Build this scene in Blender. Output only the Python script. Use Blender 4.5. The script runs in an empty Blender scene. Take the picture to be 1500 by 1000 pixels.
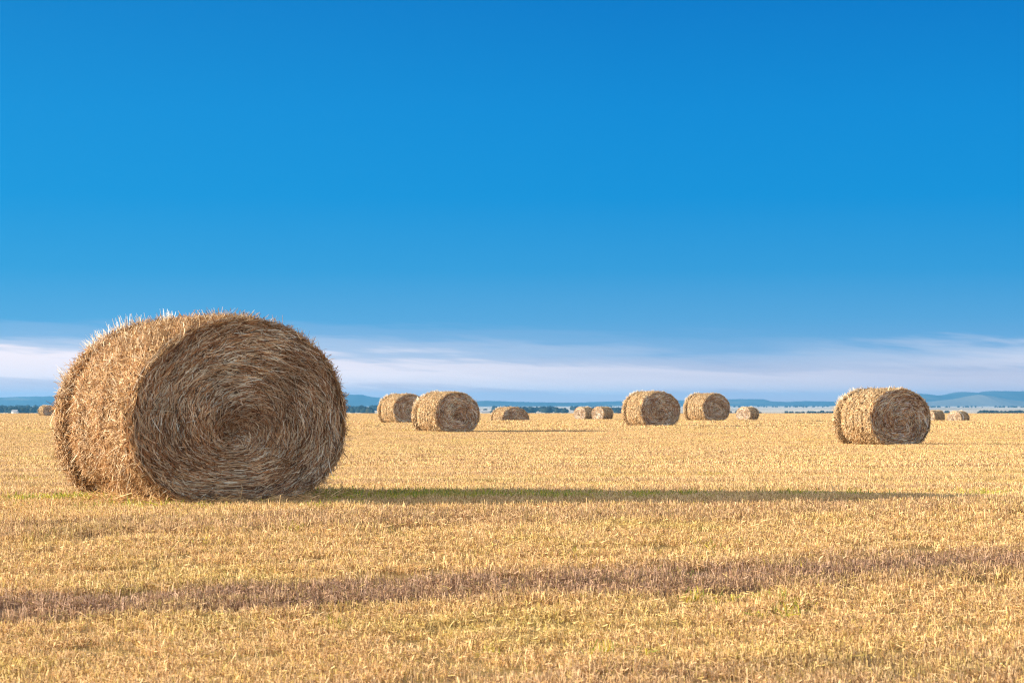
import bpy, math
import numpy as np
from mathutils import Vector

# ------------------------------------------------------------------ camera, sky, sun, exposure
sc = bpy.context.scene
C = sc.collection
R = math.radians
EXPOSURE = 1.16
F = 3540.0            # focal length in pixels of the 1500 px wide photograph
HOR = 588.0           # row of the true horizon in the photograph
EYE = 1.65
SUN_EL, SUN_AZ = 13.8, 0.5     # elevation; degrees in front of the picture plane, from the left

cam_d = bpy.data.cameras.new('camera')
cam = bpy.data.objects.new('camera', cam_d); C.objects.link(cam)
cam_d.sensor_width = 36.0
cam_d.lens = F / 1500 * 36.0
cam_d.clip_start = 0.1; cam_d.clip_end = 80000
cam.location = (0, 0, EYE)
cam.rotation_euler = (R(90) + math.atan((HOR + 3 - 500) / F), 0, 0)
cam_d.dof.use_dof = True
cam_d.dof.focus_distance = 30.0
cam_d.dof.aperture_fstop = 7.0
sc.camera = cam
sc.view_settings.view_transform = 'Standard'
sc.view_settings.look = 'None'
sc.view_settings.gamma = 1
sc.view_settings.use_curve_mapping = False
sc.view_settings.exposure = EXPOSURE
sc.render.film_transparent = False
sc.cycles.use_denoising = True
sc.cycles.denoising_prefilter = 'NONE'
sc.cycles.use_adaptive_sampling = False
sc.cycles.pixel_filter_type = 'BLACKMAN_HARRIS'; sc.cycles.filter_width = 1.1
sc.cycles.max_bounces = 6
sc.cycles.volume_bounces = 0
sc.cycles.transparent_max_bounces = 4


def lin(c):
    return tuple(((v / 255) / 12.92 if v / 255 <= 0.04045 else ((v / 255 + 0.055) / 1.055) ** 2.4) for v in c)


class NT:
    """small helper to write node trees"""
    def __init__(self, tree):
        self.t = tree; self.n = tree.nodes; self.l = tree.links
        self.n.clear()

    def add(self, kind, ins=None, **props):
        nd = self.n.new(kind)
        for k, v in props.items(): setattr(nd, k, v)
        for k, v in (ins or {}).items():
            if isinstance(v, bpy.types.NodeSocket): self.l.new(v, nd.inputs[k])
            else:
                if isinstance(v, tuple) and len(v) == 3 and nd.inputs[k].type == 'RGBA': v = (*v, 1)
                nd.inputs[k].default_value = v
        return nd

    def math(self, op, a, b=0.0, c=0.0, clamp=False):
        nd = self.add('ShaderNodeMath', {0: a, 1: b, 2: c}, operation=op); nd.use_clamp = clamp
        return nd.outputs[0]

    def ramp(self, fac, stops, interp='LINEAR'):
        nd = self.add('ShaderNodeValToRGB', {'Fac': fac}); cr = nd.color_ramp; cr.interpolation = interp
        while len(cr.elements) < len(stops): cr.elements.new(0.5)
        for e, (p, c) in zip(cr.elements, stops):
            e.position = p; e.color = (c[0], c[1], c[2], 1) if hasattr(c, '__len__') else (c, c, c, 1)
        return nd.outputs['Color']

    def mix(self, fac, a, b, mode='MIX'):
        nd = self.add('ShaderNodeMix', data_type='RGBA', blend_type=mode)
        for i, v in ((0, fac), (6, a), (7, b)):
            if isinstance(v, bpy.types.NodeSocket): self.l.new(v, nd.inputs[i])
            else: nd.inputs[i].default_value = v if i == 0 else ((*v, 1) if len(v) == 3 else v)
        return nd.outputs[2]

    def noise(self, vec, scale, detail=3, rough=0.55):
        return self.add('ShaderNodeTexNoise', {'Vector': vec, 'Scale': scale, 'Detail': detail, 'Roughness': rough}).outputs['Fac']


w = bpy.data.worlds.new('World'); sc.world = w; w.use_nodes = True
T = NT(w.node_tree)
sky = T.add('ShaderNodeTexSky', sky_type='NISHITA', sun_disc=False, sun_elevation=R(SUN_EL),
            sun_rotation=R(270 - SUN_AZ), altitude=900, air_density=1.0, dust_density=0.6, ozone_density=2.5)
k = 2 ** (-EXPOSURE)
dirv = T.add('ShaderNodeTexCoord').outputs['Generated']
sx = T.add('ShaderNodeSeparateXYZ', {0: dirv})
el, dx = sx.outputs['Z'], sx.outputs['X']
pos = T.math('DIVIDE', el, 0.2, clamp=True)
low = T.ramp(pos, [(0.0, lin((240, 196, 196))), (0.035, lin((214, 192, 206))), (0.10, lin((120, 172, 218))),
                   (0.175, lin((84, 164, 218))), (0.275, lin((44, 154, 217))), (0.425, lin((0, 145, 217))),
                   (0.60, lin((0, 138, 214))), (0.83, lin((0, 122, 202))), (1.0, lin((0, 112, 193)))])
low = T.mix(T.math('MULTIPLY', T.math('SUBTRACT', 0.05, dx, clamp=True), 0.35), low, lin((60, 205, 250)))
# thin streaked cloud bank low over the horizon
cv = T.add('ShaderNodeCombineXYZ', {'X': T.math('MULTIPLY', dx, 5.0), 'Y': T.math('MULTIPLY', el, 95.0), 'Z': 3.7}).outputs[0]
n1 = T.noise(cv, 1.0, 5, 0.62)
cv2 = T.add('ShaderNodeCombineXYZ', {'X': T.math('MULTIPLY', dx, 14.0), 'Y': T.math('ADD', T.math('MULTIPLY', el, 170.0), T.math('MULTIPLY', dx, 16.0)), 'Z': 1.1}).outputs[0]
n2 = T.noise(cv2, 1.0, 4, 0.6)
nn = T.math('ADD', T.math('MULTIPLY', n1, 0.6), T.math('MULTIPLY', n2, 0.4))
edge = T.math('ADD', el, T.math('MULTIPLY', T.math('SUBTRACT', nn, 0.5), 0.038))
edge = T.math('ADD', edge, T.math('MULTIPLY', dx, 0.02))       # the bank stands higher on the left
env = T.ramp(T.math('DIVIDE', edge, 0.04, clamp=True), [(0.0, 0.35), (0.12, 0.45), (0.20, 0.95), (0.36, 0.92), (0.48, 0.35), (0.64, 0.08), (0.8, 0.0)], 'EASE')
side = T.math('ADD', 0.5, T.math('MULTIPLY', dx, -2.6), clamp=True)
amt = T.math('MULTIPLY', T.math('MULTIPLY', env, T.math('ADD', 0.5, side)), T.math('ADD', 0.15, T.math('MULTIPLY', nn, 1.35)), clamp=True)
# a separate fine veil to the upper right
ve = T.ramp(T.math('ADD', T.math('DIVIDE', el, 0.04), T.math('MULTIPLY', T.math('SUBTRACT', n2, 0.5), 0.5)), [(0.30, 0.0), (0.47, 0.7), (0.56, 0.5), (0.68, 0.0)], 'EASE')
amt = T.math('ADD', amt, T.math('MULTIPLY', ve, T.math('MULTIPLY', T.math('SUBTRACT', dx, 0.10, clamp=True), 6.5)), clamp=True)
low = T.mix(amt, low, (1.12, .98, 1.0))
lowk = T.add('ShaderNodeVectorMath', {0: low, 3: k}, operation='SCALE').outputs[0]
skyc = T.add('ShaderNodeHueSaturation', {'Color': sky.outputs[0], 'Saturation': 0.3}).outputs[0]
skyk = T.add('ShaderNodeVectorMath', {0: skyc, 3: 0.15}, operation='SCALE').outputs[0]
upf = T.ramp(el, [(0.17, 0.0), (0.33, 1.0)], 'EASE')
# away from the picture whitened low sky is added to fill shaded bale ends
upf = T.math('MAXIMUM', upf, T.ramp(T.math('ADD', T.math('MULTIPLY', sx.outputs['Y'], -1.0), 0.5), [(0.2, 0.0), (0.8, 0.6)]), clamp=True)
T.add('ShaderNodeOutputWorld', {0: T.add('ShaderNodeBackground', {0: T.mix(upf, lowk, skyk), 1: 1.0}).outputs[0]})

sun_d = bpy.data.lights.new('sun', 'SUN'); sun_d.energy = 4.8; sun_d.angle = R(0.5); sun_d.color = (1.0, 0.86, 0.66)
sun = bpy.data.objects.new('sun', sun_d); C.objects.link(sun)
e, a = R(SUN_EL), R(SUN_AZ)
to_sun = Vector((-math.cos(a) * math.cos(e), -math.sin(a) * math.cos(e), math.sin(e)))
sun.rotation_euler = to_sun.to_track_quat('Z', 'Y').to_euler()

# ------------------------------------------------------------------ helpers
rng = np.random.default_rng(7)


def mesh_np(name, V, Q, mats=(), col=None, smooth=False, matidx=None):
    """mesh from numpy vertices and quads/tris, optional colour per vertex"""
    me = bpy.data.meshes.new(name)
    V = np.asarray(V, np.float32); Q = np.asarray(Q, np.int32); n = Q.shape[1]
    me.vertices.add(len(V)); me.vertices.foreach_set('co', V.ravel())
    me.loops.add(Q.size); me.loops.foreach_set('vertex_index', Q.ravel())
    me.polygons.add(len(Q)); me.polygons.foreach_set('loop_start', np.arange(0, Q.size, n, dtype=np.int32))
    me.polygons.foreach_set('loop_total', np.full(len(Q), n, np.int32))
    if smooth: me.polygons.foreach_set('use_smooth', np.ones(len(Q), bool))
    for m in mats: me.materials.append(m)
    if matidx is not None: me.polygons.foreach_set('material_index', np.asarray(matidx, np.int32))
    if col is not None:
        at = me.color_attributes.new('tint', 'FLOAT_COLOR', 'POINT')
        c4 = np.ones((len(V), 4), np.float32); c4[:, :3] = col
        at.data.foreach_set('color', c4.ravel())
    me.update(); me.validate()
    return me


def link(name, me, parent=None, **props):
    o = bpy.data.objects.new(name, me); C.objects.link(o)
    if parent is not None: o.parent = parent
    for k_, v in props.items(): o[k_] = v
    return o


def grid_quads(nu, nv, wrap=False):
    i = np.arange(nu if wrap else nu - 1)[:, None]; j = np.arange(nv - 1)[None, :]
    a_ = i * nv + j; b_ = ((i + 1) % nu) * nv + j
    return np.stack([a_, b_, b_ + 1, a_ + 1], -1).reshape(-1, 4)


def ribbons(P, N, wid, taper=0.6):
    """P: (n,k,3) points along each straw, N: (n,3) facing direction, wid: (n,) width"""
    n, kk, _ = P.shape
    Tn = P[:, -1] - P[:, 0]
    B = np.cross(Tn, N); B /= (np.linalg.norm(B, axis=1, keepdims=True) + 1e-9)
    wl = np.linspace(1.0, taper, kk)[None, :, None] * wid[:, None, None] * 0.5
    L = P - B[:, None] * wl; Rr = P + B[:, None] * wl
    V = np.stack([L, Rr], 2).reshape(-1, 3)
    base = (np.arange(n) * kk * 2)[:, None] + (np.arange(kk - 1) * 2)[None, :]
    Q = np.stack([base, base + 1, base + 3, base + 2], -1).reshape(-1, 4)
    return V, Q, kk * 2


def wob(u, v, seed, f=1.0):
    r = np.random.default_rng(seed); s = 0
    for i in range(6):
        ax, ay = r.uniform(-3, 3, 2) * f * (1 + i * 0.5); s = s + np.sin(ax * u + ay * v + r.uniform(0, 6.28)) / (1 + i * 0.5)
    return s / 2.2


# ------------------------------------------------------------------ terrain
DC = np.array([-60, 0, 8, 12, 16, 18, 20, 22.5, 24, 30, 40, 63, 87, 105, 125, 136, 157, 175, 262, 290, 400, 425])
HC = np.array([1.9, 1.62, 1.52, 1.39, 1.11, .955, .845, .845, .86, .91, .98, 1.11, 1.05, 1.01, 1.03, 1.03, 1.70, 1.85, 1.66, 1.80, 1.81, 2.3])


def interp_s(x):
    # cubic (Catmull-Rom) interpolation of the profile, so the field rolls without kinks
    x = np.clip(x, DC[0], DC[-1] - 1e-6)
    i = np.clip(np.searchsorted(DC, x, side='right') - 1, 0, len(DC) - 2)
    m = np.gradient(HC, DC)
    m = np.clip(m, -0.09, 0.03)
    h = DC[i + 1] - DC[i]; t = (x - DC[i]) / h
    return ((2 * t**3 - 3 * t**2 + 1) * HC[i] + (t**3 - 2 * t**2 + t) * h * m[i] + (-2 * t**3 + 3 * t**2) * HC[i + 1] + (t**3 - t**2) * h * m[i + 1])


BUMPS = [(10.3, 128, 7, 9, 0.08), (48.3, 262, 16, 16, -0.62), (8.0, 262, 60, 22, -0.05), (97, 262, 20, 20, 0.0), (9, 275, 14, 14, -0.18)]


def ground_z(x, y):
    x = np.asarray(x, float); y = np.asarray(y, float)
    z = EYE - interp_s(y)
    for bx, by, sxx, syy, hh in BUMPS: z = z + hh * np.exp(-((x - bx) / sxx) ** 2 - ((y - by) / syy) ** 2)
    z = z + 0.012 * wob(x / 3.1, y / 2.7, 5) * np.clip(y / 30, .4, 1)
    return z


ROW = R(15.0)


def row_v(x, y): return -x * math.sin(ROW) + y * math.cos(ROW)


def stripe_fac(T, P):
    """mauve-brown standing rows against golden litter: a property of the crop, in world metres"""
    s = T.add('ShaderNodeSeparateXYZ', {0: P})
    v = T.math('ADD', T.math('MULTIPLY', s.outputs[0], -math.sin(ROW)), T.math('MULTIPLY', s.outputs[1], math.cos(ROW)))
    u = T.math('ADD', T.math('MULTIPLY', s.outputs[0], math.cos(ROW)), T.math('MULTIPLY', s.outputs[1], math.sin(ROW)))
    wv = T.add('ShaderNodeCombineXYZ', {0: T.math('MULTIPLY', u, 0.22), 1: T.math('MULTIPLY', v, 0.5)}).outputs[0]
    warp = T.math('MULTIPLY', T.math('SUBTRACT', T.noise(wv, 1.0, 3), 0.5), 1.1)
    ph = T.math('ADD', T.math('SUBTRACT', v, 14.75), warp)
    c = T.math('COSINE', T.math('MULTIPLY', ph, 2 * math.pi / 3.5))
    fine = T.add('ShaderNodeCombineXYZ', {0: T.math('MULTIPLY', u, 0.9), 1: T.math('MULTIPLY', v, 3.0)}).outputs[0]
    fn = T.noise(fine, 1.0, 4, 0.65)
    m = T.math('ADD', c, T.math('MULTIPLY', T.math('SUBTRACT', fn, 0.5), 1.7))
    m = T.math('ADD', m, T.math('MULTIPLY', T.math('COSINE', T.math('MULTIPLY', T.math('ADD', v, T.math('MULTIPLY', warp, .25)), 2 * math.pi / 0.62)), 0.12))
    big = T.noise(T.add('ShaderNodeCombineXYZ', {0: T.math('MULTIPLY', u, 0.05), 1: T.math('MULTIPLY', v, 0.13)}).outputs[0], 1.0, 3)
    m = T.math('ADD', m, T.math('MULTIPLY', T.math('SUBTRACT', big, 0.5), 1.0))
    f = T.ramp(T.math('MULTIPLY', T.math('ADD', m, 1.0), 0.4, clamp=True), [(0.53, 0.0), (0.73, 1.0)])
    q = T.math('MULTIPLY', T.math('SUBTRACT', v, 14.75), 0.62)
    # the one strip where the combine left the stalks standing is far plainer than the others
    plain = T.math('ADD', 0.40, T.math('MULTIPLY', T.math('POWER', 2.718, T.math('MULTIPLY', T.math('MULTIPLY', q, q), -1.0)), 0.60))
    return T.math('MULTIPLY', f, plain), fn


def material(name):
    m = bpy.data.materials.new(name); m.use_nodes = True
    return m, NT(m.node_tree)


def finish(T, col, rough=0.7, transl=0.0, bump=None, spec=0.3):
    ins = {'Base Color': col, 'Roughness': rough, 'Specular IOR Level': spec}
    if bump is not None: ins['Normal'] = bump
    b = T.add('ShaderNodeBsdfPrincipled', ins).outputs[0]
    if transl:
        tr = T.add('ShaderNodeBsdfTranslucent', {0: col}).outputs[0]
        b = T.add('ShaderNodeMixShader', {0: transl, 1: b, 2: tr}).outputs[0]
    T.add('ShaderNodeOutputMaterial', {0: b})


m_soil, T = material('field_soil')
P = T.add('ShaderNodeNewGeometry').outputs['Position']
sf, fn = stripe_fac(T, P)
gold = T.mix(T.noise(P, 25, 4, .7), (.26, .155, .055), (.52, .35, .13))
mauv = T.mix(T.noise(P, 30, 4, .7), (.17, .095, .055), (.36, .225, .13))
col = T.mix(sf, gold, mauv)
col = T.mix(T.ramp(T.noise(P, 0.35, 4, .6), [(.56, 0.), (.72, .35)]), col, (.26, .25, .05))
bmp = T.add('ShaderNodeBump', {'Strength': 0.8, 'Distance': 0.03, 'Height': T.noise(P, 18, 5, .7)}).outputs[0]
finish(T, col, .9, bump=bmp, spec=.1)

m_stub, T = material('stubble_straw')
P = T.add('ShaderNodeNewGeometry').outputs['Position']
sf, fn = stripe_fac(T, P)
tint = T.add('ShaderNodeAttribute', attribute_name='tint').outputs['Color']
g2 = T.mix(T.noise(P, 1.3, 3, .6), (.80, .54, .27), (.89, .67, .38))
green = T.ramp(T.noise(P, 0.45, 5, .65), [(.52, 0.), (.67, .5)])
base = T.mix(sf, T.mix(green, g2, (.72, .62, .19)), (.52, .345, .24))
col = T.mix(1.0, base, tint, 'MULTIPLY')
finish(T, col, .6, .22, spec=.25)

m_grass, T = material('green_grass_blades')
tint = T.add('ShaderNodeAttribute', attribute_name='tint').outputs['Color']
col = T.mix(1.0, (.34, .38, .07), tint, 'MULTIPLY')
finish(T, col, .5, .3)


def straw_mat(name, mul, rough=.55, transl=.18):
    m, T = material(name)
    tint = T.add('ShaderNodeAttribute', attribute_name='tint').outputs['Color']
    P = T.add('ShaderNodeTexCoord').outputs['Object']
    n = T.ramp(T.noise(P, 3.0, 4, .6), [(.3, .72), (.7, 1.15)])
    col = T.mix(1.0, T.mix(1.0, tint, n, 'MULTIPLY'), mul, 'MULTIPLY')
    finish(T, col, rough, transl, spec=.3)
    return m


m_side = straw_mat('rolled_straw', (1.0, 1.0, 1.0))
m_face = straw_mat('bale_end_straw', (1.0, 1.0, 1.0), .6, .1)

# field sheet: a fan of quads finer near the camera
ys = np.concatenate([np.linspace(-60, 8, 12), np.arange(8.5, 60, .5), np.linspace(60.5, 180, 120), np.linspace(182, 425, 120)])
us = np.linspace(-1, 1, 241)
U, Y = np.meshgrid(us, ys, indexing='ij')
X = U * (np.abs(Y) * .6 + 60)
V = np.stack([X, Y, ground_z(X, Y)], -1).reshape(-1, 3)
link('ground', mesh_np('ground', V, grid_quads(len(us), len(ys)), [m_soil], smooth=True), kind='structure',
     label='stubble field ground rising gently to a far crest')

# ------------------------------------------------------------------ stubble patches (instanced, uncountable)
hidden = bpy.data.collections.new('stubble_patches')


def blade_patch(name, size, n, hmin, hmax, wid, lean, mat, lie=0.25, seed=1, pal=None, coll=None):
    r = np.random.default_rng(seed)
    rad = size * 0.5 * np.sqrt(r.uniform(0, 1, n)); th = r.uniform(0, 6.283, n)
    # stalks stand in small tufts
    nt = max(6, n // 7); tc = r.integers(0, nt, n)
    tx = size * .5 * np.sqrt(r.uniform(0, 1, nt)); ta = r.uniform(0, 6.283, nt)
    x = tx[tc] * np.cos(ta[tc]) + r.normal(0, size * .02, n); y = tx[tc] * np.sin(ta[tc]) + r.normal(0, size * .02, n)
    loose = r.uniform(0, 1, n) < .45
    x = np.where(loose, rad * np.cos(th), x); y = np.where(loose, rad * np.sin(th), y)
    h = r.uniform(hmin, hmax, n) * (0.7 + 0.6 * r.uniform(0, 1, nt)[tc])
    az = r.uniform(0, 6.283, n); ln = np.abs(r.normal(0, lean, n))
    flat = r.uniform(0, 1, n) < lie
    ln = np.where(flat, r.uniform(1.15, 1.5, n), np.clip(ln, 0, 1.1)); h = np.where(flat, h * 1.1, h)
    d = np.stack([np.sin(ln) * np.cos(az), np.sin(ln) * np.sin(az), np.cos(ln)], -1)
    p0 = np.stack([x, y, np.where(flat, r.uniform(0.005, .03, n), -.01)], -1)
    ts = np.array([0, .5, 1.0])
    bend = np.stack([np.cos(az), np.sin(az), -np.ones(n) * .3], -1) * (r.uniform(0, .18, n) * h)[:, None]
    Pp = p0[:, None] + d[:, None] * (h[:, None] * ts)[..., None] + bend[:, None] * (ts**2)[None, :, None]
    na = r.uniform(0, 6.283, n)
    N = np.stack([np.cos(na), np.sin(na), r.uniform(-.2, .6, n)], -1)
    V, Q, k_ = ribbons(Pp, N, wid * r.uniform(.6, 1.3, n), .75)
    pal = np.array(pal if pal is not None else [(1.15, 1.12, 1.1), (1, 1, 1), (.68, .58, .48), (1.2, 1.16, 1.0), (.42, .33, .26), (.85, .9, .55)])
    c = pal[r.integers(0, len(pal), n)] * r.uniform(.75, 1.15, n)[:, None]
    me = mesh_np(name, V, Q, [mat], np.repeat(c, k_, 0))
    o = bpy.data.objects.new(name, me); coll.objects.link(o)
    return o


def scatter(name, pts, rots, scls, idx, coll, **props):
    me = bpy.data.meshes.new(name); me.vertices.add(len(pts)); me.vertices.foreach_set('co', np.asarray(pts, np.float32).ravel())
    for nm, ty, arr, key in (('rz', 'FLOAT', rots, 'value'), ('pick', 'INT', idx, 'value')):
        me.attributes.new(nm, ty, 'POINT').data.foreach_set(key, arr.astype(np.float32 if ty == 'FLOAT' else np.int32))
    me.attributes.new('scl', 'FLOAT_VECTOR', 'POINT').data.foreach_set('vector', np.asarray(scls, np.float32).ravel())
    o = link(name, me, **props)
    g = bpy.data.node_groups.new(name, 'GeometryNodeTree')
    g.interface.new_socket('Geometry', in_out='INPUT', socket_type='NodeSocketGeometry')
    g.interface.new_socket('Geometry', in_out='OUTPUT', socket_type='NodeSocketGeometry')
    n = g.nodes; l = g.links
    gi = n.new('NodeGroupInput'); go = n.new('NodeGroupOutput'); ip = n.new('GeometryNodeInstanceOnPoints')
    ci = n.new('GeometryNodeCollectionInfo'); ci.inputs['Collection'].default_value = coll
    ci.inputs['Separate Children'].default_value = True; ci.inputs['Reset Children'].default_value = True

    def attr(nm, dt):
        a_ = n.new('GeometryNodeInputNamedAttribute'); a_.data_type = dt; a_.inputs['Name'].default_value = nm; return a_.outputs['Attribute']
    cx = n.new('ShaderNodeCombineXYZ'); l.new(attr('rz', 'FLOAT'), cx.inputs[2])
    e2r = n.new('FunctionNodeEulerToRotation'); l.new(cx.outputs[0], e2r.inputs[0])
    l.new(gi.outputs[0], ip.inputs['Points']); l.new(ci.outputs[0], ip.inputs['Instance'])
    ip.inputs['Pick Instance'].default_value = True
    l.new(attr('pick', 'INT'), ip.inputs['Instance Index']); l.new(e2r.outputs[0], ip.inputs['Rotation'])
    l.new(attr('scl', 'FLOAT_VECTOR'), ip.inputs['Scale']); l.new(ip.outputs[0], go.inputs[0])
    md = o.modifiers.new('scatter', 'NODES'); md.node_group = g
    return o


def mauve_mask(x, y):
    v = row_v(x, y); return np.cos((v - 14.75 + .4 * wob(x / 9, y / 9, 11)) * 2 * math.pi / 3.5)


def fan_points(d0, d1, per_m2, marg=2.5):
    n = int(((d1**2 - d0**2) * .25 + (d1 - d0) * marg * 2) * per_m2)
    d = np.sqrt(rng.uniform(d0**2, d1**2, n)); m_ = .25 * d + marg
    x = rng.uniform(-1, 1, n) * m_
    return x, d


for band, (d0, d1, per, size, n, wd, hh) in {'near': (9.5, 34, 36.0, .42, 310, .0044, (.02, .065)),
                                             'middle': (33, 95, 7.5, .85, 450, .009, (.02, .07)),
                                             'far': (90, 428, .5, 2.6, 800, .024, (.02, .09))}.items():
    coll = bpy.data.collections.new('stubble_' + band)
    for s in range(4): blade_patch('stubble_a%d' % s, size, n, hh[0], hh[1], wd, .26, m_stub, .14, s + 1, coll=coll)
    x, y = fan_points(d0, d1, per)
    # leave the ground under the big bale clear of standing stalks
    keep = ~(((x + 2.35) ** 2 / .8**2 + (y - 21) ** 2 / .8**2) < 1); x, y = x[keep], y[keep]
    mm = mauve_mask(x, y)
    sz = rng.uniform(.8, 1.15, len(x)) * (1 + .28 * np.clip(mm, -.6, 1))
    scl = np.stack([rng.uniform(.9, 1.1, len(x))] * 2 + [sz], -1)
    scatter('stubble' if band == 'near' else 'stubble_cover', np.stack([x, y, ground_z(x, y)], -1), rng.uniform(0, 6.28, len(x)), scl,
            rng.integers(0, 4, len(x)), coll, kind='stuff',
            label={'near': 'golden cut stubble and straw litter in the foreground', 'middle': 'golden stubble rows in the middle of the field',
                   'far': 'pale golden stubble far out towards the field crest'}[band])

# ------------------------------------------------------------------ green regrowth, stray tall stalks
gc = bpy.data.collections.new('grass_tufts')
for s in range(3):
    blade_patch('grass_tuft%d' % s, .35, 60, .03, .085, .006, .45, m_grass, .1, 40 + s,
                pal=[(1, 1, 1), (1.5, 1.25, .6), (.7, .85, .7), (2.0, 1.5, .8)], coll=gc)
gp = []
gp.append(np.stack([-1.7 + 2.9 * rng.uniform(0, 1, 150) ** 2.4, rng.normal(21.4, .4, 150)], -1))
gp.append(np.stack([np.repeat(rng.uniform(.3, 4.8, 9), 5) + rng.normal(0, .2, 45), rng.normal(21.5, .3, 45)], -1))  # tufts down the shadow strip stand in for its green sky-lit tint
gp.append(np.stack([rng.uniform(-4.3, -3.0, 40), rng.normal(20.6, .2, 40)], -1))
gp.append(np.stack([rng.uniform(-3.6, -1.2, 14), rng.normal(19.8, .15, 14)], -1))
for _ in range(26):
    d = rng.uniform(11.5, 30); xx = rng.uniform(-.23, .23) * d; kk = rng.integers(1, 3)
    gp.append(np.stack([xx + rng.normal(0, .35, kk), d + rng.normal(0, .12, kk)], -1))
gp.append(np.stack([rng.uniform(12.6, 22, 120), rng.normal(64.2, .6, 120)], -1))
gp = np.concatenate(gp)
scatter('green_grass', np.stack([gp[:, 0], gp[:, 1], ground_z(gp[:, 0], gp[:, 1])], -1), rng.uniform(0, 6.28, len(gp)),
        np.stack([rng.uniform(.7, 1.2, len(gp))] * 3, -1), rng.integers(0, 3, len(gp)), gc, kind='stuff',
        label='fresh green grass regrowth beside the bales, tufts added to green their shadows')
sc_ = bpy.data.collections.new('spilled_straw_patches')
for s in range(3):
    blade_patch('spilled_straw%d' % s, .45, 70, .06, .17, .006, .5, m_stub, .85, 80 + s, pal=[(1.1, 1.05, 1), (.8, .7, .6), (.5, .4, .3), (1.2, 1.15, 1.05)], coll=sc_)
ta = rng.uniform(0, 6.283, 110)[:36]; tr = .95 + np.abs(rng.normal(0, .07, 36))
lx, ly = np.cos(ta) * 1.0 * tr, np.sin(ta) * .92 * tr      # ring round the foot of the big bale, in the bale's own frame
bx_, by_ = -2.28 - .435 + .12 + lx * math.cos(R(30)) - ly * math.sin(R(30)), 21.05 + lx * math.sin(R(30)) + ly * math.cos(R(30))
scatter('spilled_straw', np.stack([bx_, by_, ground_z(bx_, by_) + .005], -1), rng.uniform(0, 6.28, 36), np.ones((36, 3)), rng.integers(0, 3, 36), sc_,
        kind='stuff', label='loose straw shed around the foot of the big bale')
tc_ = bpy.data.collections.new('tall_stalks')
for s in range(3): blade_patch('tall_stalk%d' % s, .6, 4, .09, .16, .006, .2, m_stub, 0, 60 + s, pal=[(1.2, 1.2, 1.2), (1, .95, .85)], coll=tc_)
x, y = fan_points(18, 90, .3)
scatter('tall_stalks', np.stack([x, y, ground_z(x, y)], -1), rng.uniform(0, 6.28, len(x)), np.ones((len(x), 3)), rng.integers(0, 3, len(x)), tc_,
        kind='stuff', label='stray taller dry stalks standing above the stubble')

# ------------------------------------------------------------------ round straw bales
HB, WB, LB = 1.58, 1.98, 1.74
SIDE_PAL = np.array([(.82, .56, .30), (.58, .34, .15), (.42, .21, .08), (.96, .80, .56), (.20, .095, .035), (.62, .42, .25)])
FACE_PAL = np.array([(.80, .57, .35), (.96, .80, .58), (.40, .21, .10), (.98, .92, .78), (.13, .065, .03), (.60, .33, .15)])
GROOVES = [(.17, .085, .035), (.25, .018, .014), (.36, .022, .016), (.46, .018, .014), (.57, .024, .016), (.68, .020, .014), (.79, .022, .016), (.90, .02, .014), (.965, .02, .012)]


def section(th, t, lift=0.0, seed=0):
    """surface of the roll at angle th, position t (0 = far end, 1 = near end), lifted off by lift metres"""
    c, s = np.cos(th), np.sin(th)
    a_, b_ = WB / 2, HB / 2
    bulge = 1 + .012 * wob(th * 1.0, t * 3, 100 + seed) + .010 * np.sin(3 * th + seed) + .012 * wob(th * 5, t * 9, 140 + seed, .7)
    for gt, gd, gw in GROOVES: bulge = bulge - gd * (1.0 if seed == 3 or gt < .2 else 1.9) * (1 + .4 * np.sin(5 * th + gt * 30)) * np.exp(-((t - gt) / gw) ** 2)
    rear = .035 * np.exp(-((t - .05) / .07) ** 2) * (1.3 - s)      # ragged far rim slumps outwards low down
    end = .035 * (np.clip((np.abs(t - .5) - .44) / .06, 0, 1) ** 2)
    rr = bulge - end + rear
    z = b_ * rr * np.where(s < 0, -np.abs(s) ** .80 * .985, s)
    x = a_ * rr * np.where(s < 0, np.sign(c) * np.abs(c) ** np.where(c < 0, .72, .82), c)
    nx, nz = c / a_, s / b_; nl = np.hypot(nx, nz); nx, nz = nx / nl, nz / nl
    y = LB * (.5 - t)
    return np.stack([x + nx * lift, y, z + b_ * .985 + nz * lift], -1), np.stack([nx, np.zeros_like(nx), nz], -1)


SWC = (-.05, -.26)     # where the spiral's heart sits, in units of the half width / half height


def face_pt(th, r, out, seed=0, end=-1):
    """point on the near end (end=-1) or the far end (end=1) at ring r and angle th"""
    rim, _ = section(th, np.full_like(th, .985 if end < 0 else .015), 0, seed)
    cx = SWC[0] * WB / 2; cz = HB / 2 * (1 + SWC[1])
    x = cx + (rim[..., 0] - cx) * r; z = cz + (rim[..., 2] - cz) * r
    dome = .05 * (1 - r**2) - .11 * np.exp(-(r / .14) ** 2) + .018 * wob(np.cos(th) * 1.5 + 2, r * 9 + np.sin(th), 33 + seed) - .02 * np.exp(-((r - .55) / .02) ** 2) - .02 * np.exp(-((r - .80) / .015) ** 2)
    return np.stack([x, end * (LB / 2 * .97 + dome + out), z], -1)


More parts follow.
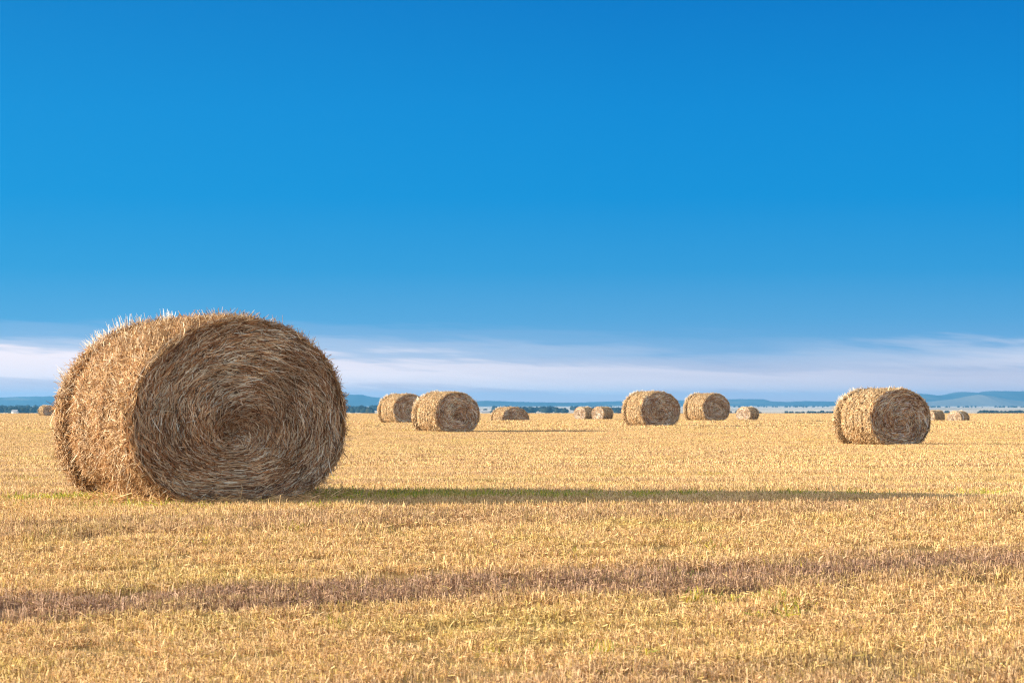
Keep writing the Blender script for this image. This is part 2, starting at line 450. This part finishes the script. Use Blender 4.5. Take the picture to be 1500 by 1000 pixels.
def bale_meshes(n_side, n_face, n_stray, wid, seed, nseg=4, backface=.15, dry=0.0):
    # dry: how far the straw of this roll has bleached to pale gold
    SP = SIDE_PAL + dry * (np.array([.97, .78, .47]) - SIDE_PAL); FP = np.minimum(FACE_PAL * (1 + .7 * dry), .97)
    r = np.random.default_rng(seed)
    ts = np.linspace(0, 1, nseg)
    # --- rolled side: solid roll surface plus the straws wound on it
    nth, ntt = 120, 40
    TH, TT = np.meshgrid(np.linspace(0, 2 * np.pi, nth, endpoint=False), np.linspace(0, 1, ntt), indexing='ij')
    S, _ = section(TH, TT, -.012, seed)
    V0 = S.reshape(-1, 3); Q0 = grid_quads(nth, ntt, True)
    c0 = np.tile(np.array([(.12, .06, .025)]), (len(V0), 1)) * r.uniform(.8, 1.2, (len(V0), 1))  # roll coloured dark, painting shade into the gaps between straws
    n = n_side
    th = r.uniform(0, 2 * np.pi, n); t = r.uniform(-.01, 1.01, n)
    ln = r.gamma(4.0, .018, n) + .02
    phi = r.normal(0, .7, n) + np.where(r.uniform(0, 1, n) < .5, 0, np.pi); phi = np.where(r.uniform(0, 1, n) < .15, r.uniform(0, 6.28, n), phi)
    Rm = (WB + HB) / 4
    thk = th[:, None] + (ln * np.cos(phi))[:, None] * ts / Rm
    tk = np.clip(t[:, None] + (ln * np.sin(phi))[:, None] * ts / LB, -.02, 1.02)
    l0 = r.uniform(-.012, .008, n); l1 = np.abs(r.normal(0, .021, n)) + .002
    lift = l0[:, None] + l1[:, None] * np.abs(ts * 1.6 - .3) ** 1.5
    P_, N_ = section(thk, tk, lift, seed)
    Nn = N_[:, 1] + r.normal(0, .45, (n, 3))
    V1, Q1, k1 = ribbons(P_, Nn, wid * r.uniform(.7, 1.5, n))
    pale = r.uniform(0, 1, n)
    c1 = SP[r.choice(6, n, p=[.20, .23, .21, .11, .16, .09])] * r.uniform(.8, 1.1, n)[:, None]
    side = (V0, Q0, c0), (V1, Q1, np.repeat(c1, k1, 0))
    # --- ends
    ends = []
    for end, cnt in ((-1, n_face), (1, max(300, int(n_face * backface)))):
        nr = 16
        TH, RR = np.meshgrid(np.linspace(0, 2 * np.pi, nth, endpoint=False), np.linspace(0.0, 1, nr), indexing='ij')
        Vf = face_pt(TH, RR, -.012, seed, end).reshape(-1, 3); Qf = grid_quads(nth, nr, True)
        if end < 0: Qf = Qf[:, ::-1]
        cf = np.tile(np.array([(.08, .045, .025)]), (len(Vf), 1)) * r.uniform(.8, 1.2, (len(Vf), 1))  # end backing coloured dark for the shade between its straws
        n = cnt
        rr = np.sqrt(r.uniform(0, 1, n)) * 1.0; th = r.uniform(0, 6.283, n)
        ln = r.gamma(3.2, .040, n) + .03
        sg = np.where(r.uniform(0, 1, n) < .5, 1, -1)
        dev = r.normal(-.10, .20, n) + .25 * wob(th, rr * 6, 91 + seed); wild = r.uniform(0, 1, n) < .045 + .35 * np.exp(-(rr / .16) ** 2); dev = np.where(wild, r.uniform(-1.5, 1.5, n), dev)
        arc = np.clip(ln * np.cos(dev) / (Rm * (rr + .08)), 0, 1.0)
        thk = th[:, None] + (sg * arc)[:, None] * ts
        rk = np.clip(rr[:, None] + (sg * ln * np.sin(dev) / Rm)[:, None] * ts, 0.01, 1.0 + .02)
        o0 = r.uniform(-.012, .012, n); o1 = np.abs(r.normal(0, .024, n)) * np.where(r.uniform(0, 1, n) < .12, 2.2, 1)
        out = o0[:, None] + o1[:, None] * ts**2
        # winding layers: rings stand proud or lie back a little
        out = out + .010 * np.sin(rr * 46 + 1.5 * np.sin(th + rr * 5))[:, None]
        Pf = face_pt(thk, rk, out, seed, end)
        Nf = np.tile([0, float(end), 0], (n, 1)) + r.normal(0, .5, (n, 3))
        Vs, Qs, ks = ribbons(Pf, Nf, wid * r.uniform(.6, 1.35, n))
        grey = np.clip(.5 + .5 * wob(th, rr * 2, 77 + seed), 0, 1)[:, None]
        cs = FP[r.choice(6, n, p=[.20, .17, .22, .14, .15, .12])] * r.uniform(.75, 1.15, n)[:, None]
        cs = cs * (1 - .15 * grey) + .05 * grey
        brown_amt = np.clip(.5 + .9 * wob(np.cos(th) * rr * 2.2, np.sin(th) * rr * 2.2, 55 + seed), 0, 1)[:, None]   # browner, darker patches at random
        cs = cs * (1 - brown_amt * [.30, .40, .48])
        ends.append(((Vf, Qf, cf), (Vs, Qs, np.repeat(cs, ks, 0))))
    # --- loose straws that stick out
    n = n_stray; nc = n // 6
    kind = r.uniform(0, 1, n)
    th = r.uniform(0, 6.283, n)
    t = np.where(kind < .35, r.normal(.05, .06, n), np.where(kind < .65, r.normal(.97, .03, n), r.uniform(0, 1, n)))
    t = np.clip(t, 0, 1)
    ln = np.clip(r.gamma(3.0, .026, n) + .02, 0, .15)
    # wisps combed up along the far rim on the upper left
    clump = r.uniform(1.5, 2.95, 14)[r.integers(0, 14, nc)] + r.normal(0, .035, nc)
    th[:nc] = clump; t[:nc] = np.abs(r.normal(.0, .05, nc)); ln[:nc] = r.uniform(.06, .17, nc)
    p0, nn = section(th, t, -.01, seed)
    tang = np.stack([-np.sin(th) * WB / 2, np.zeros(n), np.cos(th) * HB / 2], -1); tang /= np.linalg.norm(tang, axis=1, keepdims=True)
    up = r.uniform(.12, .9, n)[:, None]
    sgn = np.where(r.uniform(0, 1, n) < .5, 1, -1)[:, None]
    d = tang * sgn * (1 - up) + nn * up + r.normal(0, .28, (n, 3))
    d[:nc] = nn[:nc] * .75 + r.normal(0, .22, (nc, 3)) + [0, 0, .7]
    d[:, 1] += np.where(t > .9, -.35, np.where(t < .1, .35, 0)) * r.uniform(0, 1, n)
    d /= np.linalg.norm(d, axis=1, keepdims=True)
    droop = np.zeros((n, 3)); droop[:, 2] = -r.uniform(0, .35, n) * ln
    Ps = p0[:, None] + d[:, None] * (ln[:, None] * ts)[..., None] + droop[:, None] * (ts**2)[None, :, None]
    Ps[..., 2] = np.maximum(Ps[..., 2], .01)
    Vl, Ql, kl = ribbons(Ps, r.normal(0, 1, (n, 3)), wid * r.uniform(.7, 1.2, n), .5)
    cl = SP[r.choice(6, n, p=[.3, .2, .1, .3, .02, .08])] * r.uniform(.85, 1.1, n)[:, None]

    cl[:nc] = np.array([.97, .92, .80])  # wisps coloured near white, sun glare painted along the rim

    def join(parts):
        Vs, Qs, cs, off = [], [], [], 0
        for V_, Q_, c_ in parts:
            Vs.append(V_); Qs.append(Q_ + off); cs.append(c_); off += len(V_)
        return np.concatenate(Vs), np.concatenate(Qs), np.concatenate(cs)
    A = mesh_np('rolled_side', *join(side)[:2], [m_side], join(side)[2])
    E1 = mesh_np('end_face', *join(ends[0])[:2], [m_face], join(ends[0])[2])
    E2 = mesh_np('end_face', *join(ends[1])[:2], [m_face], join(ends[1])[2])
    Lm = mesh_np('loose_straw', Vl, Ql, [m_side], cl.repeat(kl, 0))
    return A, E1, E2, Lm


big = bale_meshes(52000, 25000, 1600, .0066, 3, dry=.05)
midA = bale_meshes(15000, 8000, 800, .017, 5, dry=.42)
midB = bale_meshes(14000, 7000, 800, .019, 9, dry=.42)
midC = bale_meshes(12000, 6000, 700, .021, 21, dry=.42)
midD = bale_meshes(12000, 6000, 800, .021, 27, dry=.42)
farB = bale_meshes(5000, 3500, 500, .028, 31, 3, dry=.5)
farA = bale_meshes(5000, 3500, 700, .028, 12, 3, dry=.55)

BALES = [  # px centre of the near end face, px row of its foot, distance, yaw of the near face, meshes, scale, label
    (352, 732, 20.3, 30, big, 1.0, 'huge shaggy straw bale in the left foreground, dark spiral end and sunlit golden side'),
    (1319, 650, 63.0, 30, midA, 0.88, 'large round straw bale alone on the right, second nearest to the camera'),
    (670, 630, 87.0, 34, midB, 0.88, 'round straw bale overlapping a smaller bale on its left, right of the foreground bale'),
    (601, 618, 122.0, 33, midC, 0.88, 'round straw bale partly hidden behind the nearer bale on its right'),
    (967, 622, 104.0, 28, midD, 0.88, 'larger left bale of the pair standing close together right of the middle'),
    (1049, 614, 128.0, 37, midC, 0.88, 'smaller right bale of the pair standing close together right of the middle'),
    (755, 619, 157.0, 30, midD, 0.88, 'low looking straw bale sunk behind a rise, only its rounded upper half showing'),
    (849, 611, 285.0, -46, farA, 0.82, 'tiny left bale of two far bales touching in view, lit end facing left'),
    (875.5, 613, 265.0, -48, farB, 0.82, 'tiny right bale of two far bales touching in view, lit end facing left'),
    (1088.5, 610, 262.0, -46, farA, 0.82, 'tiny far bale with sunlit end, right of the pair and standing by itself'),
    (1361, 609, 270.0, -62, farB, 0.82, 'small dark sided far bale peeking out behind the big right bale'),
    (1397, 619, 262.0, -48, farA, 0.82, 'half sunk far bale with a pale twine band, rightmost in the picture'),
    (73, 606, 330.0, 38, farA, 0.82, 'tiny far bale at the left edge beside the foreground bale'),
]
roots = []
for i, (px, py, d, yaw, ms, scl, lab) in enumerate(BALES):
    A_ = R(yaw)
    # the near end's centre lies half a length in front of the bale's middle
    fx = (px - 750) / F * d; fy = d
    x = fx - math.sin(A_) * LB / 2 * scl; y = fy + math.cos(A_) * LB / 2 * scl
    o = bpy.data.objects.new('straw_bale', None); C.objects.link(o)
    gz = float(ground_z(x, y))
    # rest on the slope of the field
    e_ = .6
    sl_x = float(ground_z(x + e_, y) - ground_z(x - e_, y)) / (2 * e_); sl_y = float(ground_z(x, y + e_) - ground_z(x, y - e_)) / (2 * e_)
    o.location = (x, y, gz - .02)
    q = Vector((0, 0, 1)).rotation_difference(Vector((-sl_x, -sl_y, 1)))
    from mathutils import Euler
    o.rotation_euler = (q.to_matrix() @ Euler((0, 0, A_)).to_matrix()).to_euler()
    o.scale = (1, scl, 1) if i == 0 else (1 + .03 * math.sin(i * 2.3), scl, .96 + .02 * math.cos(i * 1.7))
    o['label'] = lab; o['category'] = 'straw bale'; o['group'] = 'round straw bales scattered over the stubble field'
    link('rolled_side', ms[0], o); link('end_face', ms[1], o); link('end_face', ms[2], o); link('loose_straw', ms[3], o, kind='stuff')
    roots.append(o)
print('CHECK big bale ground', roots[0].location[:], [round(588 + F * (EYE - r_.location.z) / (r_.location.y)) for r_ in roots])

# pale twine band round the half sunk bale
m_tw, T = material('pale_twine'); finish(T, (.75, .72, .66), .6)
th = np.linspace(0, 2 * np.pi, 60, endpoint=False)
a0, _ = section(th, np.full(60, .73), .03, 12); a1, _ = section(th, np.full(60, .79), .03, 12)
Vt = np.stack([a0, a1], 1).reshape(-1, 3)
link('twine_band', mesh_np('twine_band', Vt, grid_quads(60, 2, True), [m_tw]), roots[11])

# ------------------------------------------------------------------ valley, woods, farms and hills beyond the crest
VD = 12.0   # how far the plain lies below the eye


def wx(px, d): return (px - 750) / F * d


m_val, T = material('valley_farmland')
P = T.add('ShaderNodeNewGeometry').outputs['Position']
s = T.add('ShaderNodeSeparateXYZ', {0: P})
lv = T.math('LOGARITHM', T.math('MAXIMUM', s.outputs[1], 10.0), 2.718)
q1 = T.add('ShaderNodeCombineXYZ', {0: T.math('MULTIPLY', s.outputs[0], .0016), 1: T.math('MULTIPLY', lv, 9.0)}).outputs[0]
f1 = T.noise(q1, 1.0, 4, .6)
q2 = T.add('ShaderNodeCombineXYZ', {0: T.math('MULTIPLY', s.outputs[0], .006), 1: T.math('MULTIPLY', lv, 30.0), 2: 5.0}).outputs[0]
f2 = T.noise(q2, 1.0, 3, .6)
col = T.ramp(T.math('ADD', T.math('MULTIPLY', f1, .6), T.math('MULTIPLY', f2, .4)),
             [(.30, (.05, .06, .05)), (.40, (.20, .17, .11)), (.50, (.66, .58, .46)), (.62, (.80, .72, .60)), (.75, (.50, .42, .30))])
finish(T, col, .95, spec=0)
ys = np.concatenate([np.linspace(405, 700, 16), np.geomspace(730, 16000, 60)]); us = np.linspace(-1, 1, 81)
U, Y = np.meshgrid(us, ys, indexing='ij'); X = U * (Y * .34 + 150)
drop = np.clip((Y - 405) / 260, 0, 1); drop = drop * drop * (3 - 2 * drop)
Z = EYE - 3.2 - (VD - 3.2) * drop + 1.0 * wob(X / 900, Y / 1500, 8) * np.clip((Y - 700) / 2500, 0, 1)
link('valley_plain', mesh_np('valley_plain', np.stack([X, Y, Z], -1).reshape(-1, 3), grid_quads(len(us), len(ys)), [m_val], smooth=True), kind='structure')

m_hill, T = material('hill_land')
P = T.add('ShaderNodeNewGeometry').outputs['Position']
n_ = T.noise(T.add('ShaderNodeVectorMath', {0: P, 1: (.0022, .001, .03)}, operation='MULTIPLY').outputs[0], 1.0, 5, .6)
finish(T, T.ramp(n_, [(.46, (.03, .045, .05)), (.58, (.06, .07, .06)), (.68, (.20, .18, .14))]), .95, spec=0)
m_foot, T = material('hazed_foothill_land')
finish(T, (.20, .185, .15), .95, spec=0)  # paler flat colour paints haze over the nearer foothill
HILLS = [  # distance, depth, [(px, row), ...] skyline
    (12000, 1500, [(-160, 590), (-90, 583), (0, 581.5), (60, 580), (160, 578), (300, 575), (420, 574), (505, 577), (530, 577.5), (545, 581), (575, 583), (620, 586), (700, 587), (740, 590)]),
    (11500, 1200, [(640, 590), (690, 588), (712, 586), (760, 588), (830, 589), (880, 590)]),
    (12500, 1200, [(780, 590), (850, 589), (905, 587), (980, 586), (1060, 585), (1072, 584), (1115, 584), (1124, 587), (1150, 588), (1180, 586.5), (1230, 588), (1260, 590)]),
    (12500, 1700, [(1210, 590), (1260, 586), (1300, 581), (1335, 575), (1355, 577), (1372, 579.5), (1392, 577), (1408, 573.5), (1425, 574), (1437, 576), (1450, 572), (1500, 572.5), (1560, 571), (1640, 577), (1720, 590)]),
    (11200, 900, [(1330, 591), (1370, 587), (1410, 582), (1432, 577.5), (1446, 579), (1470, 584), (1500, 588), (1530, 591)]),
]
for i, (D, dep, prof) in enumerate(HILLS):
    pr = np.array(prof, float); xs = np.linspace(pr[0, 0], pr[-1, 0], 220); vs = np.linspace(-1, 1, 31)
    hx = EYE + (HOR + 3 - np.interp(xs, pr[:, 0], pr[:, 1])) / F * D + .9 * wob(xs / 14, xs * 0, 50 + i)
    XX, VV = np.meshgrid(xs, vs, indexing='ij'); DD = D + VV * dep
    hh_ = (hx[:, None] + VD + 3) * np.exp(-(VV * 1.8) ** 2) * (1 + .16 * wob(XX / 30, VV * 5, 60 + i) * np.abs(VV)) - VD - 3 - 1.2
    link('hills', mesh_np('hills', np.stack([wx(XX, D), DD, hh_], -1).reshape(-1, 3), grid_quads(220, 31), [m_foot if i == 4 else m_hill], smooth=True), kind='structure')

m_wood, T = material('far_tree_foliage')
P = T.add('ShaderNodeNewGeometry').outputs['Position']
finish(T, T.ramp(T.noise(P, .12, 4, .6), [(.35, (.012, .022, .022)), (.6, (.03, .042, .03)), (.78, (.08, .06, .04))]), .95, spec=0)
# one crown: a lumpy ball
ico_t, ico_p = np.meshgrid(np.linspace(0, 2 * np.pi, 8, endpoint=False), np.linspace(0, np.pi, 6), indexing='ij')
unit = np.stack([np.cos(ico_t) * np.sin(ico_p), np.sin(ico_t) * np.sin(ico_p), np.cos(ico_p)], -1).reshape(-1, 3)
uq = grid_quads(8, 6, True)
WOODS = [  # px from, px to, distance range, count, tree height range
    (-60, 560, 2700, 5000, 1300, (5, 8)), (560, 720, 3000, 5000, 90, (4, 6)), (720, 860, 2900, 4500, 170, (4, 7)),
    (860, 915, 2900, 4000, 60, (4, 6)), (1000, 1240, 2700, 3200, 110, (2, 3.6)), (1240, 1400, 2700, 3200, 60, (2, 3.5)),
    (1400, 1540, 2700, 3100, 260, (2.2, 4)), (1340, 1540, 7000, 8000, 90, (2, 4)), (860, 1240, 7500, 9500, 110, (2, 4)), (-60, 560, 7000, 8000, 60, (3, 4))]
Vw, Qw, off = [], [], 0
for p0_, p1_, d0, d1, n, (h0, h1) in WOODS:
    for _ in range(n):
        d = rng.uniform(d0, d1); px = rng.uniform(p0_, p1_)
        if math.sin(px * .11 + d * .002) + math.sin(px * .043) + rng.uniform(-1, 1) < -.6: continue
        h = rng.uniform(h0, h1) * (.7 + d / 9000); rad = h * rng.uniform(.45, .9)
        v = unit * (1 + rng.uniform(-.18, .18, (len(unit), 1))) * [rad, rad, h * .55]
        Vw.append(v + [wx(px, d), d, EYE - VD + h * .42]); Qw.append(uq + off); off += len(unit)
link('woodland', mesh_np('woodland', np.concatenate(Vw), np.concatenate(Qw), [m_wood]), kind='stuff', label='dark far off woods along the valley beyond the field')

# small pale farm buildings among the far trees
m_wall, T = material('white_farm_wall'); finish(T, (.78, .74, .68), .7)
m_roof, T = material('pale_metal_roof'); finish(T, (.62, .58, .55), .5)
for px, d, ww, hh2, lab in ((22, 2560, 2.6, 3.4, 'tiny white farm building in the far trees at the left edge'),
                                            (706, 2750, 9, 2.6, 'long low pale farm shed just left of the half hidden low bale')):
    o = bpy.data.objects.new('farm_building', None); C.objects.link(o); o.location = (wx(px, d), d, EYE - VD + .0)
    o['label'] = lab; o['category'] = 'building'; o['group'] = 'far farm buildings in the valley'
    l_ = ww; b_ = 5
    Vv = [(sx_ * l_, sy_ * b_, z_) for z_ in (-.5, hh2) for sy_ in (-1, 1) for sx_ in (-1, 1)]
    link('wall', mesh_np('wall', Vv, [(0, 1, 5, 4), (1, 3, 7, 5), (3, 2, 6, 7), (2, 0, 4, 6)], [m_wall]), o)
    z0 = hh2 + .003; l2, b2 = l_ + .4, b_ + .5
    Vv = [(-l2, -b2, z0), (l2, -b2, z0), (l2, b2, z0), (-l2, b2, z0), (-l2, 0, z0 + 2), (l2, 0, z0 + 2)]
    link('roof', mesh_np('roof', Vv, [(0, 1, 5, 4), (2, 3, 4, 5), (3, 0, 4, 4), (1, 2, 5, 5), (3, 2, 1, 0)], [m_roof]), o)

# ------------------------------------------------------------------ the air
HX, HY0, HY1, HZ0, HZ1 = 9000, -120, 17000, -25, 74
Vh = [(x, y, z) for z in (HZ0, HZ1) for y in (HY0, HY1) for x in (-HX, HX)]
m_haze = bpy.data.materials.new('haze_air'); m_haze.use_nodes = True
T = NT(m_haze.node_tree)
vol = T.add('ShaderNodeVolumePrincipled', {'Color': (.15, .50, .92, 1), 'Density': 8.5e-5, 'Anisotropy': 0.2})
om = T.add('ShaderNodeOutputMaterial'); T.l.new(vol.outputs[0], om.inputs['Volume'])
link('haze', mesh_np('haze', Vh, [(0, 2, 3, 1), (4, 5, 7, 6), (0, 1, 5, 4), (1, 3, 7, 5), (3, 2, 6, 7), (2, 0, 4, 6)], [m_haze]), kind='stuff')
